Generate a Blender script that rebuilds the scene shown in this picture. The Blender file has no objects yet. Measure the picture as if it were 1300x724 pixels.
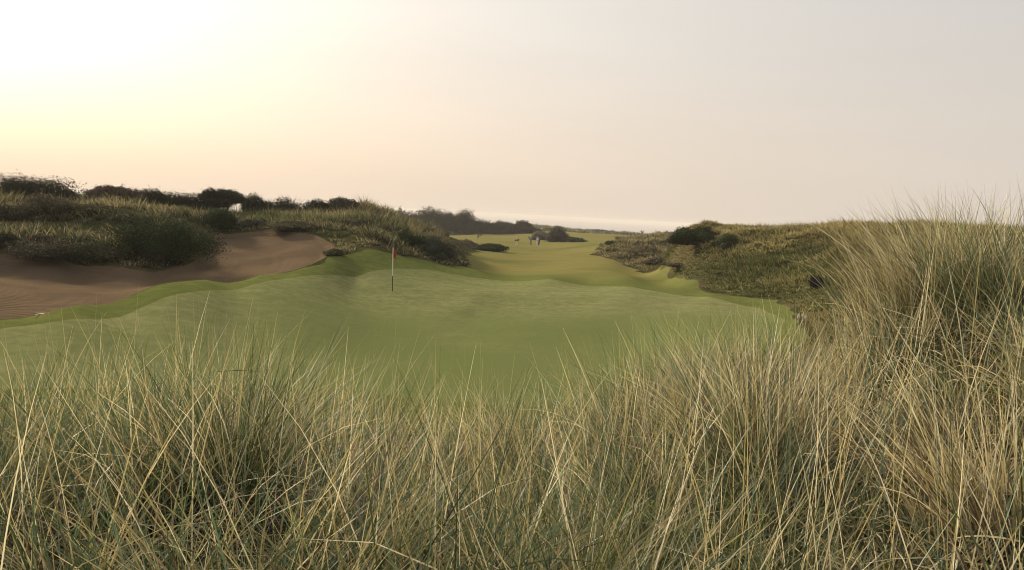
import bpy, math, random
import numpy as np
from mathutils import Matrix, Vector

R = math.radians
random.seed(7)
rng = np.random.default_rng(11)
sc = bpy.context.scene
COL = sc.collection

# ------------------------------------------------------------------ camera
F = 1020.0
PITCH, ROLL = R(5.0), R(3.0)
fwd = np.array([0, math.cos(PITCH), -math.sin(PITCH)])
up0 = np.array([0, math.sin(PITCH), math.cos(PITCH)])
rgt = math.cos(ROLL) * np.array([1., 0, 0]) + math.sin(ROLL) * up0
upv = math.cos(ROLL) * up0 - math.sin(ROLL) * np.array([1., 0, 0])
cam_d = bpy.data.cameras.new('camera')
cam = bpy.data.objects.new('camera', cam_d)
COL.objects.link(cam)
M = Matrix(((rgt[0], upv[0], -fwd[0], 0), (rgt[1], upv[1], -fwd[1], 0), (rgt[2], upv[2], -fwd[2], 0), (0, 0, 0, 1)))
cam.matrix_world = M
cam_d.sensor_width = 36
cam_d.lens = F / 1300 * 36
cam_d.clip_start = 0.05
cam_d.clip_end = 40000
sc.camera = cam


def P(px, py, d):
    """world point seen at a place of the photo, at horizontal distance d"""
    v = fwd + (px - 650) / F * rgt - (py - 362) / F * upv
    return v / math.hypot(v[0], v[1]) * d


def Z(px, d, z):
    """point in the direction of a photo column on the horizon, at distance d and height z"""
    v = P(px, 273 + (px - 650) * math.tan(ROLL), d)
    v[2] = z
    return v


# ------------------------------------------------------------------ terrain
C = []
for a in [  # px, py, d   seen surface points
    # bowl and tiers of the putting green
    (600, 520, 18), (600, 480, 22.2), (600, 440, 27.5), (600, 400, 34.6), (600, 380.5, 38), (600, 365, 44), (600, 350, 53),
    (0, 480, 19), (0, 430, 23.3), (0, 407, 26), (150, 455, 21.5), (150, 400, 28), (300, 500, 17.6), (300, 460, 22), (300, 400, 29.8), (300, 372, 34.5),
    (450, 500, 18.4), (450, 440, 26.5), (450, 395, 34), (498, 371, 40), (450, 352, 43.5), (450, 340, 45), (470, 318.5, 50), (430, 323, 47.5),
    (400, 336, 43.5), (380, 346, 41), (330, 350, 39), (540, 330, 55), (600, 341, 60), (540, 350, 46),
    (700, 480, 22.5), (700, 430, 29), (700, 384, 38.6), (700, 368, 45), (700, 354.5, 52),
    (800, 480, 22), (800, 420, 31), (800, 378, 41), (800, 363, 50), (900, 376, 45), (900, 420, 29.5), (900, 455, 23),
    (960, 384, 43), (1000, 400, 36), (1000, 440, 25),
    # bunker
    (100, 389, 28.2), (200, 363, 33.3), (260, 355, 36.5), (50, 400, 27.2), (0, 399, 29.5), (100, 378, 32), (0, 375, 34), (0, 350, 41), (0, 331, 48), (100, 360, 38), (100, 345, 45.5),
    (200, 354, 40), (200, 349.5, 45), (260, 350, 43), (300, 345, 44.5), (350, 339, 44.5), (330, 320, 51), (330, 296, 59), (285, 298, 60), (400, 312, 51),
    (400, 300, 56), (290, 325, 50), (425, 308, 55),
    # left dune
    (0, 312, 50), (0, 296, 54), (0, 274, 60), (40, 268, 69), (0, 264, 75), (-150, 300, 55), (-150, 260, 75), (60, 300, 53), (60, 278, 60), (100, 266, 67), (100, 320, 49.5), (150, 259, 67),
    (150, 278, 58), (150, 312, 51), (200, 270, 68), (200, 300, 53), (240, 330, 47.5), (240, 295, 55), (250, 275, 71), (300, 278, 76), (300, 284, 66), (350, 279, 78), (350, 284, 66),
    (400, 276, 80), (400, 285, 66), (450, 269, 80), (450, 292, 64), (480, 273, 82), (520, 288, 84), (500, 308, 60), (560, 305, 86), (550, 328, 64),
    (585, 320, 92), (590, 338, 70),
    # fairway
    (700, 345, 75), (700, 335, 92), (700, 325, 115), (680, 313, 160), (620, 341, 76), (620, 325, 105), (600, 315, 125), (600, 305, 190), (567, 304, 222), (600, 299, 265), (590, 297.5, 300), (480, 297, 290), (540, 298, 290), (640, 298, 290),
    (700, 305, 210), (700, 298, 280), (780, 345, 75), (780, 332, 95), (780, 305, 230), (780, 298, 330),
    (800, 352, 66), (845, 364, 55), (852, 350, 68), (835, 340, 83),
    # low knoll on the right and far dunes
    (800, 331, 104), (800, 312, 120), (850, 305, 128), (765, 322, 112), (850, 322, 108), (700, 291, 420), (760, 297, 450), (850, 304, 440), (820, 300, 440), (640, 290, 400),
    # right dune
    (885, 374, 47), (880, 354, 56), (920, 350, 57), (872, 335, 67), (890, 318, 68), (852, 320, 80), (864, 303, 79), (880, 294, 76), (905, 292, 76), (950, 295, 75), (990, 298, 72), (1050, 295, 68), (1100, 295, 62), (1170, 296, 56),
    (1000, 345, 54), (1000, 372, 46), (950, 320, 62), (1100, 345, 45), (1100, 380, 36), (1050, 320, 56), (1250, 300, 50), (1400, 300, 50),
]:
    C.append(P(*a))
for a in [  # px, d, z   hidden or foreground surface points
    (0, .8, -1.55), (650, .8, -1.55), (1300, .8, -1.5),
    (-300, 3, -1.7), (0, 3, -1.75), (300, 3, -1.75), (650, 3, -1.8), (1000, 3, -1.7), (1300, 3, -1.45), (1700, 3, -1.4),
    (-300, 5, -2.1), (0, 5, -1.85), (300, 5, -1.82), (600, 5, -2.1), (850, 5, -1.95), (1050, 5, -1.7), (1300, 5, -1.3), (1700, 5, -1.1),
    (-300, 7.5, -2.7), (0, 7.5, -2.45), (300, 7.5, -2.4), (600, 7.5, -2.75), (850, 7.5, -2.05), (1000, 7.5, -1.70), (1080, 7.5, -1.75), (1150, 7.8, -0.85), (1300, 7.8, -0.62), (1700, 8, -0.4),
    (0, 10, -3.4), (300, 10, -3.35), (600, 10, -3.6), (850, 10, -2.8), (1000, 10, -2.15), (1150, 10, -1.35), (1300, 10, -0.9), (1700, 10, -0.5),
    (0, 14, -4.1), (300, 14, -4.1), (600, 14, -4.35), (850, 14, -4.0), (1000, 14, -3.4), (1150, 14, -2.3), (1300, 14, -1.8), (1700, 14, -1.2), (-300, 14, -4.1),
    (1150, 22, -3.2), (1300, 22, -2.8), (1300, 35, -2.6), (-300, 22, -4.3), (-300, 35, -4.6),
    (650, 60, -4.75), (750, 60, -4.7), (200, 110, -4), (0, 110, -3.5), (400, 110, -4), (500, 120, -5), (1000, 110, -4), (1200, 110, -4), (1400, 110, -4),
    (0, 220, -7), (300, 220, -7), (450, 220, -7), (1000, 220, -8), (1300, 220, -8), (0, 420, -8), (400, 420, -8), (1100, 420, -11), (1500, 420, -11), (900, 250, -7.5), (900, 160, -4.6),
    (880, 100, -4),
]:
    C.append(Z(*a))
for ang in (100, 140, 180, 220, 260):
    for d, z in ((2, -1.6), (15, -2.4), (80, -5), (400, -9)):
        C.append(np.array([math.sin(R(ang)) * d, math.cos(R(ang)) * d, z]))
C = np.array(C)


def uv(x, y):
    # a plane map in which distances grow with the logarithm of the range
    d = np.hypot(x, y)
    rho = np.log(np.clip(d, 0.6, 480) / 0.6) + 0.6
    a = np.arctan2(x, y)
    return rho * np.sin(a * 1.0), rho * np.cos(a * 1.0)


cu, cv = uv(C[:, 0], C[:, 1])


def tps(r2):
    return 0.5 * r2 * np.log(r2 + 1e-12)


n = len(C)
A = np.zeros((n + 3, n + 3))
A[:n, :n] = tps((cu[:, None] - cu) ** 2 + (cv[:, None] - cv) ** 2) + np.eye(n) * 3e-4
A[:n, n] = 1
A[:n, n + 1] = cu
A[:n, n + 2] = cv
A[n:, :n] = A[:n, n:].T
W = np.linalg.solve(A, np.r_[C[:, 2], 0, 0, 0])


def rbf(x, y):
    x = np.atleast_1d(np.asarray(x, float)); y = np.atleast_1d(np.asarray(y, float))
    u, v = uv(x, y)
    out = np.empty(len(u))
    for i in range(0, len(u), 40000):
        s = slice(i, i + 40000)
        out[s] = tps((u[s, None] - cu) ** 2 + (v[s, None] - cv) ** 2) @ W[:n] + W[n] + W[n + 1] * u[s] + W[n + 2] * v[s]
    return out


def hash2(i, j, seed):
    h = (i.astype(np.int64) * 374761393 + j.astype(np.int64) * 668265263 + seed * 1442695041) & 0x7fffffff
    h = ((h ^ (h >> 13)) * 1274126177) & 0x7fffffff
    return ((h ^ (h >> 16)) & 0xffff) / 65535.0


def noise(x, y, s, seed=0):
    x = np.asarray(x) / s; y = np.asarray(y) / s
    i = np.floor(x); j = np.floor(y)
    fx = x - i; fy = y - j
    fx = fx * fx * (3 - 2 * fx); fy = fy * fy * (3 - 2 * fy)
    a = hash2(i, j, seed); b = hash2(i + 1, j, seed); c = hash2(i, j + 1, seed); d = hash2(i + 1, j + 1, seed)
    return (a + (b - a) * fx) * (1 - fy) + (c + (d - c) * fx) * fy


def sstep(a, b, x):
    t = np.clip((x - a) / (b - a), 0, 1)
    return t * t * (3 - 2 * t)


def poly(pts):
    return np.array([P(*p)[:2] for p in pts])


GREEN = poly([(-200, 440, 21.5), (0, 419, 24.6), (60, 411, 25.4), (120, 403, 26.2), (200, 382, 29.8), (300, 365, 35.5), (380, 353, 39.5), (440, 345, 43), (500, 341, 46), (560, 344, 50), (640, 352, 53),
              (720, 357, 51.5), (800, 363, 49), (900, 374, 44.5), (965, 384, 40), (1000, 400, 34), (985, 440, 24.5), (880, 480, 19.5), (700, 500, 19), (450, 480, 19), (150, 480, 18.5), (-200, 490, 18)])
FAIR = poly([(-260, 425, 24), (-100, 415, 25), (0, 406, 26.2), (80, 393, 28), (150, 375, 31), (200, 362.5, 33.6), (260, 355, 36.5), (330, 349.5, 39.5), (400, 336, 43.5), (430, 324, 47.3),
             (470, 318, 50.5), (520, 320, 52.5), (560, 334, 58), (592, 340, 65), (597, 335, 78), (590, 325, 94), (612, 318, 112), (575, 312, 135), (535, 303, 235), (550, 300, 270), (600, 299, 282), (680, 297, 330),
             (720, 297, 370), (800, 299, 390), (810, 303, 250), (765, 314, 150), (752, 328, 108), (800, 334, 92), (840, 341, 76), (868, 356, 60), (900, 375, 47.5), (985, 382, 43.5),
             (1010, 400, 36), (1020, 430, 28), (1000, 460, 20), (900, 500, 15.5), (600, 520, 14.5), (300, 510, 14.5), (-260, 510, 14.5)])
SAND = poly([(-260, 426, 24.1), (-100, 416, 25.1), (0, 407, 26.3), (80, 394, 28.1), (150, 376, 31.1), (200, 363.5, 33.7), (260, 356, 36.6), (330, 350, 39.6), (400, 337, 43.6), (418, 322, 48),
             (425, 308, 54), (400, 299, 57), (335, 293, 60.5), (285, 295, 60.5), (262, 312, 56), (266, 335, 49.5), (240, 346, 46.5), (180, 347, 45.5), (100, 341, 47), (50, 334, 48.5), (0, 328, 49), (-260, 318, 51)])


def sdf(x, y, pl):
    x = np.atleast_1d(x); y = np.atleast_1d(y)
    out = np.empty(len(x))
    a = pl; b = np.roll(pl, -1, 0)
    for k in range(0, len(x), 50000):
        X = x[k:k + 50000, None]; Y = y[k:k + 50000, None]
        ex, ey = b[:, 0] - a[:, 0], b[:, 1] - a[:, 1]
        wx, wy = X - a[:, 0], Y - a[:, 1]
        t = np.clip((wx * ex + wy * ey) / (ex * ex + ey * ey), 0, 1)
        dd = np.min((wx - ex * t) ** 2 + (wy - ey * t) ** 2, 1)
        c1 = (a[:, 1] <= Y) != (b[:, 1] <= Y)
        xi = a[:, 0] + (Y - a[:, 1]) / np.where(ey == 0, 1e-9, ey) * ex
        ins = (np.sum(c1 & (X < xi), 1) % 2) == 1
        out[k:k + 50000] = np.sqrt(dd) * np.where(ins, 1, -1)
    return out


def masks(x, y):
    w = (noise(x, y, 2.5, 3) - .5) * 0.8 + (noise(x, y, .9, 4) - .5) * 0.35
    return sdf(x, y, SAND) + w * .45, sdf(x, y, GREEN) + w * .3, sdf(x, y, FAIR) + w * np.clip(np.hypot(x, y) / 60, .3, 2)


def H(x, y, m=None):
    x = np.atleast_1d(np.asarray(x, float)); y = np.atleast_1d(np.asarray(y, float))
    d = np.hypot(x, y)
    if m is None:
        m = masks(x, y)
    sa, gr, fa = m
    z = rbf(x, y)
    rough = sstep(0, 3, -np.maximum(sa, fa)) * sstep(12, 30, d)
    k = np.clip(d / 60, .5, 2)
    z = z + rough * k * ((noise(x, y, 7, 1) - .5) * .9 + (noise(x, y, 3, 2) - .5) * .55 + (noise(x, y, 1.2, 5) - .5) * .22)
    z = z + (noise(x, y, 1.1, 6) - .5) * .16 * sstep(12, 9, d)
    z = z + sstep(50, 90, d) * sstep(-1, 3, fa) * ((noise(x * .35, y, 13, 8) - .5) * .5)     # long rolls of the fairway
    z = z + sstep(-1, 2, gr) * (noise(x * .6, y, 6, 9) - .5) * .10
    z = z - .30 * sstep(0, .5, sa) * sstep(70, 60, d)                                        # the bunker floor sits below its lip
    z = z - 26 * sstep(500, 720, d)
    return z


# grid, fine ahead and coarse behind
az = np.concatenate([np.linspace(-180, -50, 40)[:-1], np.linspace(-50, 50, 640), np.linspace(50, 180, 40)[1:]])
rr = np.concatenate([[.05], np.exp(np.linspace(math.log(.5), math.log(12), 120))[:-1], np.exp(np.linspace(math.log(12), math.log(110), 300))[:-1], np.exp(np.linspace(math.log(110), math.log(900), 110))])
AZ, RR = np.meshgrid(np.radians(az), rr)
gx = (np.sin(AZ) * RR).ravel(); gy = (np.cos(AZ) * RR).ravel()
gm = masks(gx, gy)
gz = H(gx, gy, gm)
nc = len(az); nr = len(rr)
ii = (np.arange(nr - 1)[:, None] * nc + np.arange(nc - 1)).ravel()
tris = np.concatenate([np.c_[ii, ii + 1, ii + nc + 1], np.c_[ii, ii + nc + 1, ii + nc]])[:, ::-1]
verts = np.c_[gx, gy, gz]


def clip(V, S, T):
    """split triangles T along S=0 -> (V, S, T inside, T outside)"""
    s = S[0]
    pos = s[T] >= 0
    cnt = pos.sum(1)
    ins = [T[cnt == 3]]; outs = [T[cnt == 0]]
    newV = []; newS = []; key = {}
    nv = len(V)

    def cut(a, b):
        k = (a, b) if a < b else (b, a)
        if k not in key:
            t = s[a] / (s[a] - s[b])
            key[k] = nv + len(newV)
            newV.append(V[a] + (V[b] - V[a]) * t)
            newS.append([q[a] + (q[b] - q[a]) * t for q in S])
        return key[k]
    ti = []; to = []
    for tri, p in zip(T[(cnt > 0) & (cnt < 3)].tolist(), pos[(cnt > 0) & (cnt < 3)].tolist()):
        lone = [k for k in range(3) if p[k] == (sum(p) == 1)][0]
        a, b, c = tri[lone], tri[(lone + 1) % 3], tri[(lone + 2) % 3]
        ab = cut(a, b); ac = cut(a, c)
        one = [(a, ab, ac)]; two = [(ab, b, c), (ab, c, ac)]
        if sum(p) == 1:
            ti += one; to += two
        else:
            to += one; ti += two
    if newV:
        V = np.r_[V, np.array(newV)]
        S = [np.r_[q, np.array(newS)[:, i]] for i, q in enumerate(S)]
    if ti:
        ins.append(np.array(ti)); outs.append(np.array(to))
    return V, S, np.concatenate(ins), np.concatenate(outs)


# ------------------------------------------------------------------ mesh + materials helpers
def npmesh(name, V, Fc, mat, cols=None, smooth=False):
    """V (n,3), Fc (m,k) with one k per mesh"""
    me = bpy.data.meshes.new(name)
    k = Fc.shape[1]
    me.vertices.add(len(V)); me.vertices.foreach_set('co', np.ascontiguousarray(V, np.float32).ravel())
    me.loops.add(len(Fc) * k); me.loops.foreach_set('vertex_index', np.ascontiguousarray(Fc, np.int32).ravel())
    me.polygons.add(len(Fc)); me.polygons.foreach_set('loop_start', np.arange(0, len(Fc) * k, k, dtype=np.int32))
    if smooth:
        me.polygons.foreach_set('use_smooth', np.ones(len(Fc), bool))
    me.update(calc_edges=True)
    if cols is not None:
        at = me.color_attributes.new('tint', 'FLOAT_COLOR', 'POINT')
        at.data.foreach_set('color', np.ascontiguousarray(np.c_[cols, np.ones(len(cols))], np.float32).ravel())
    me.materials.append(mat)
    return me


def link(name, me, parent=None):
    o = bpy.data.objects.new(name, me)
    COL.objects.link(o)
    if parent:
        o.parent = parent
    return o


def tag(o, label=None, cat=None, group=None, kind=None):
    if label: o['label'] = label
    if cat: o['category'] = cat
    if group: o['group'] = group
    if kind: o['kind'] = kind
    return o


def empty(name, loc, rz=0):
    o = bpy.data.objects.new(name, None)
    COL.objects.link(o)
    o.location = [float(v) for v in loc]
    o.rotation_euler = (0, 0, rz)
    o.empty_display_size = .2
    return o


def submesh(V, T):
    u, inv = np.unique(T.ravel(), return_inverse=True)
    return V[u], inv.reshape(T.shape)


class Mat:
    def __init__(s, name):
        s.m = bpy.data.materials.new(name); s.m.use_nodes = True
        s.t = s.m.node_tree; s.t.nodes.clear()
        s.out = s.t.nodes.new('ShaderNodeOutputMaterial')

    def n(s, typ, ins=None, **kw):
        nd = s.t.nodes.new(typ)
        for k, v in kw.items():
            setattr(nd, k, v)
        for k, v in (ins or {}).items():
            sk = nd.inputs[k]
            if isinstance(v, bpy.types.NodeSocket):
                s.t.links.new(v, sk)
            else:
                sk.default_value = v
        return nd

    def noise(s, scale, detail=4, vec=None, rough=.55, dist=0):
        if vec is None:
            vec = s.coord()
        return s.n('ShaderNodeTexNoise', {'Vector': vec, 'Scale': scale, 'Detail': detail, 'Roughness': rough, 'Distortion': dist}).outputs['Fac']

    def coord(s, scale=(1, 1, 1)):
        c = s.n('ShaderNodeTexCoord').outputs['Object']
        if scale != (1, 1, 1):
            c = s.n('ShaderNodeMapping', {'Vector': c, 'Scale': scale}).outputs[0]
        return c

    def mix(s, f, a, b, mode='MIX'):
        nd = s.n('ShaderNodeMix', data_type='RGBA', blend_type=mode)
        for i, v in ((0, f), (6, a), (7, b)):
            if isinstance(v, bpy.types.NodeSocket):
                s.t.links.new(v, nd.inputs[i])
            else:
                nd.inputs[i].default_value = v if i == 0 else (*v[:3], 1)
        return nd.outputs[2]

    def ramp(s, f, lo, hi):
        return s.n('ShaderNodeMapRange', {'Value': f, 'From Min': lo, 'From Max': hi}, interpolation_type='SMOOTHSTEP').outputs[0]

    def math(s, op, a, b=0.):
        nd = s.n('ShaderNodeMath', operation=op)
        for i, v in enumerate((a, b)):
            if isinstance(v, bpy.types.NodeSocket):
                s.t.links.new(v, nd.inputs[i])
            else:
                nd.inputs[i].default_value = v
        return nd.outputs[0]

    def bump(s, h, strength=.5, dist=.05, nrm=None):
        ins = {'Height': h, 'Strength': strength, 'Distance': dist}
        if nrm is not None:
            ins['Normal'] = nrm
        return s.n('ShaderNodeBump', ins).outputs[0]

    def finish(s, col, rough=.85, nrm=None, spec=.3, transl=0, sheen=0):
        ins = {'Base Color': col if isinstance(col, bpy.types.NodeSocket) else (*col, 1), 'Roughness': rough, 'Specular IOR Level': spec}
        if nrm is not None:
            ins['Normal'] = nrm
        if sheen:
            ins['Sheen Weight'] = sheen
        b = s.n('ShaderNodeBsdfPrincipled', ins)
        sh = b.outputs[0]
        if transl:
            ti = {'Color': ins['Base Color']}
            tr = s.n('ShaderNodeBsdfTranslucent', ti)
            mx = s.n('ShaderNodeMixShader', {0: transl, 1: sh, 2: tr.outputs[0]})
            sh = mx.outputs[0]
        s.t.links.new(sh, s.out.inputs['Surface'])
        return s.m


def mat_turf(name, a, b, c, big=.12, streak=None, dry=None, near=None):
    m = Mat(name)
    co = m.coord((1, 2.2, 1))
    n1 = m.ramp(m.noise(big, 5, co), .35, .65)
    n2 = m.ramp(m.noise(big * 6, 5, m.coord((1, 1.8, 1)), .65), .3, .7)
    n3 = m.noise(28, 3)
    col = m.mix(n1, a, b)
    col = m.mix(m.math('MULTIPLY', n2, .55), col, c)
    n4 = m.noise(2.4, 5, m.coord((1, .8, 1)), .7)
    col = m.mix(.6, col, m.mix(m.ramp(n4, .3, .7), (.66, .70, .64), (1.26, 1.22, 1.15)), 'MULTIPLY')
    col = m.mix(m.math('MULTIPLY', m.ramp(m.noise(7, 4, None, .7), .6, .72), .35), col, (.16, .14, .06))
    col = m.mix(.35, col, m.mix(n3, (.45, .45, .45), (1.35, 1.35, 1.35)), 'MULTIPLY')
    if near:  # slope shading of the near hollow, painted into the turf as darker green
        slope_shade = m.ramp(m.n('ShaderNodeSeparateXYZ', {0: m.coord()}).outputs['Y'], 38, 30)
        slope_shade = m.math('MULTIPLY', slope_shade, m.ramp(m.n('ShaderNodeSeparateXYZ', {0: m.coord()}).outputs['X'], -13, -3))
        col = m.mix(m.math('MULTIPLY', slope_shade, m.ramp(m.noise(.2, 3), .1, .5)), col, near)
    if dry:
        far_ = m.ramp(m.n('ShaderNodeSeparateXYZ', {0: m.coord()}).outputs['Y'], 50, 85)
        col = m.mix(m.math('MULTIPLY', far_, m.ramp(m.noise(.09, 3), .25, .55)), col, dry)
    if streak:
        w = m.noise(streak, 3, m.n('ShaderNodeMapping', {'Vector': m.coord(), 'Rotation': (0, 0, R(38)), 'Scale': (.35, 3.2, 1)}).outputs[0])
        col = m.mix(m.math('MULTIPLY', m.ramp(w, .4, .65), .35), col, c)
    nb = m.bump(m.noise(38, 3), .5, .02)
    nb = m.bump(m.noise(3, 4), .5, .05, nb)
    return m.finish(col, 1., nb, 0.)


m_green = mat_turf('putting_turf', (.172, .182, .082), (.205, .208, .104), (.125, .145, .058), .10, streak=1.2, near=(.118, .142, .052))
m_fair = mat_turf('fairway_turf', (.110, .128, .040), (.130, .142, .050), (.088, .106, .033), .05, streak=.35, dry=(.178, .160, .056))

m = Mat('rough_ground')
n1 = m.ramp(m.noise(.22, 5), .4, .62); n2 = m.ramp(m.noise(1.3, 6, rough=.7), .35, .65)
col = m.mix(n1, (.05, .054, .022), (.10, .080, .045)); col = m.mix(m.math('MULTIPLY', n2, .7), col, (.035, .042, .016))
m_rough = m.finish(col, .95, m.bump(m.noise(5, 6), .9, .12), 0.)

m = Mat('bunker_sand')
rot = m.n('ShaderNodeMapping', {'Vector': m.coord(), 'Rotation': (0, 0, R(14))}).outputs[0]
wv = m.n('ShaderNodeTexWave', {'Vector': rot, 'Scale': 1.05, 'Distortion': 2.6, 'Detail': 4, 'Detail Scale': 2.2}, bands_direction='Y').outputs['Fac']
col = m.mix(m.ramp(m.noise(.35, 4), .35, .65), (.150, .110, .069), (.116, .086, .056))
col = m.mix(m.math('MULTIPLY', m.noise(9, 4), .4), col, (.075, .055, .040))
m_sand = m.finish(col, .95, m.bump(m.noise(3.2, 6, None, .7), .9, .10, m.bump(m.math('MULTIPLY', wv, m.ramp(m.noise(.5, 3), .28, .5)), .55, .06)), 0.)

m = Mat('sea_water')
sw = m.noise(.012, 5, m.coord((.25, 1, 1)))
m_sea = m.finish((.20, .22, .23), .3, m.bump(sw, .35, 3), .5)

m = Mat('blade'); at = m.n('ShaderNodeAttribute', attribute_name='tint').outputs['Color']
m_blade = m.finish(at, .5, None, .32, transl=.28)
m = Mat('dune_blade'); at = m.n('ShaderNodeAttribute', attribute_name='tint').outputs['Color']
m_dblade = m.finish(at, .8, None, .08, transl=.25)
m = Mat('leaf'); at = m.n('ShaderNodeAttribute', attribute_name='tint').outputs['Color']
m_leaf = m.finish(at, .8, None, .08, transl=.2)
m = Mat('bark')
m_bark = m.finish(m.mix(m.noise(12, 4), (.05, .04, .03), (.13, .11, .09)), .9, m.bump(m.noise(30, 3), .6, .02), .1)


def plain(name, c, rough=.6, spec=.4, var=.15, sc_=20):
    m = Mat(name)
    return m.finish(m.mix(m.noise(sc_, 3), tuple(v * (1 - var) for v in c), tuple(min(1, v * (1 + var)) for v in c)), rough, None, spec)


# ------------------------------------------------------------------ ground pieces
V, S, t_sand, t_rest = clip(verts, list(gm), tris)
S2 = [S[1], S[2], S[0]]
V, S2, t_green, t_rest = clip(V, S2, t_rest)
S3 = [S2[1], S2[0]]
V, S3, t_fair, t_dune = clip(V, S3, t_rest)
for nm, T, mt, lb, ct in (('bunker_sand', t_sand, m_sand, 'raked brown sand bunker curling in below the dune', 'bunker'),
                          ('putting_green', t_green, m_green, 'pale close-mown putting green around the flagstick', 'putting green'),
                          ('fairway', t_fair, m_fair, 'olive mown fairway running away towards the sea', 'fairway'),
                          ('dune_ground', t_dune, m_rough, 'rough sandy ground of the dunes', 'ground')):
    v_, t_ = submesh(V, T)
    tag(link(nm, npmesh(nm, v_, t_, mt, smooth=True)), lb, ct, kind='structure')

SEA = -31.0
ang = np.linspace(0, 2 * math.pi, 97)[:-1]
rad = np.array([400, 800, 1600, 3200, 6000, 9000.])
sv = np.concatenate([[[0, 0, SEA]]] + [np.c_[np.cos(ang) * r_, np.sin(ang) * r_, np.full(96, SEA)] for r_ in rad])
k = np.arange(96); k2 = (k + 1) % 96
st = [np.c_[np.zeros(96, int), 1 + k, 1 + k2]]
for j in range(5):
    a = 1 + j * 96
    st += [np.c_[a + k, a + 96 + k, a + 96 + k2], np.c_[a + k, a + 96 + k2, a + k2]]
tag(link('sea', npmesh('sea', sv, np.concatenate(st), m_sea)), 'pale grey sea fading into the smoke', 'sea', kind='structure')

# haze
bm_v = np.array([[x, y, z] for z in (SEA - 1, 6.0) for y in (-9500., 9500.) for x in (-9500., 9500.)])
bm_f = np.array([[0, 2, 3, 1], [4, 5, 7, 6], [0, 1, 5, 4], [2, 6, 7, 3], [0, 4, 6, 2], [1, 3, 7, 5]])
hm = bpy.data.materials.new('haze'); hm.use_nodes = True
nt = hm.node_tree; nt.nodes.clear()
ho = nt.nodes.new('ShaderNodeOutputMaterial'); pv = nt.nodes.new('ShaderNodeVolumePrincipled')
pv.inputs['Color'].default_value = (.90, .87, .85, 1)
pv.inputs['Density'].default_value = .00026
pv.inputs['Anisotropy'].default_value = 0.
nt.links.new(pv.outputs[0], ho.inputs['Volume'])
tag(link('haze', npmesh('haze', bm_v, bm_f, hm)), 'thin pale smoke haze hanging over the links', 'haze', kind='stuff')

# ------------------------------------------------------------------ blades
PAL = {'green': (.062, .105, .034), 'grey': (.125, .195, .125), 'lime': (.21, .25, .085), 'straw': (.52, .44, .21), 'pale': (.84, .76, .50), 'brown': (.11, .075, .048), 'ash': (.25, .21, .165)}


def blades(base, phi, tilt, bend, L, w, K, c0, c1, tw=None, seed_sway=.12):
    """ribbons: base (n,3); angles from vertical grow from tilt to tilt+bend; colours base->tip"""
    N = len(base)
    t = np.linspace(0, 1, K + 1)
    th = tilt[:, None] + bend[:, None] * t[None] ** 1.35
    ph = phi[:, None] + (rng.random(N)[:, None] - .5) * seed_sway * 4 * t[None]
    thm = (th[:, 1:] + th[:, :-1]) / 2; phm = (ph[:, 1:] + ph[:, :-1]) / 2
    st_ = np.stack([np.sin(thm) * np.cos(phm), np.sin(thm) * np.sin(phm), np.cos(thm)], -1) * (L / K)[:, None, None]
    pts = np.concatenate([np.zeros((N, 1, 3)), np.cumsum(st_, 1)], 1) + base[:, None, :]
    if tw is None:
        tw = rng.random(N) * math.pi
    perp = np.stack([-np.sin(ph), np.cos(ph), np.zeros_like(ph)], -1)
    nor = np.stack([np.cos(th) * np.cos(ph), np.cos(th) * np.sin(ph), -np.sin(th)], -1)
    wv_ = np.cos(tw)[:, None, None] * perp + np.sin(tw)[:, None, None] * nor
    prof = (1 - t ** 2.2) * .93 + .07
    half = wv_ * (w[:, None] * prof[None])[:, :, None] * .5
    Vv = np.stack([pts - half, pts + half], 2).reshape(N, -1, 3)
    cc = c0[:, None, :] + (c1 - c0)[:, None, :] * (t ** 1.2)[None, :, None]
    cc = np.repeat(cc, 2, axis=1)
    q = np.arange(K)[:, None] * 2 + np.array([0, 1, 3, 2])
    Q = q[None] + (np.arange(N) * (2 * K + 2))[:, None, None]
    return Vv.reshape(-1, 3), Q.reshape(-1, 4), cc.reshape(-1, 3)


def cat_mesh(parts):
    V_, F_, C_ = [], [], []
    o = 0
    for v, f, c in parts:
        V_.append(v); F_.append(f + o); C_.append(c); o += len(v)
    return np.concatenate(V_), np.concatenate(F_), np.concatenate(C_)


def pick(names, probs, N):
    idx = rng.choice(len(names), N, p=np.array(probs) / sum(probs))
    return np.array([PAL[k_] for k_ in names])[idx]


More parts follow.
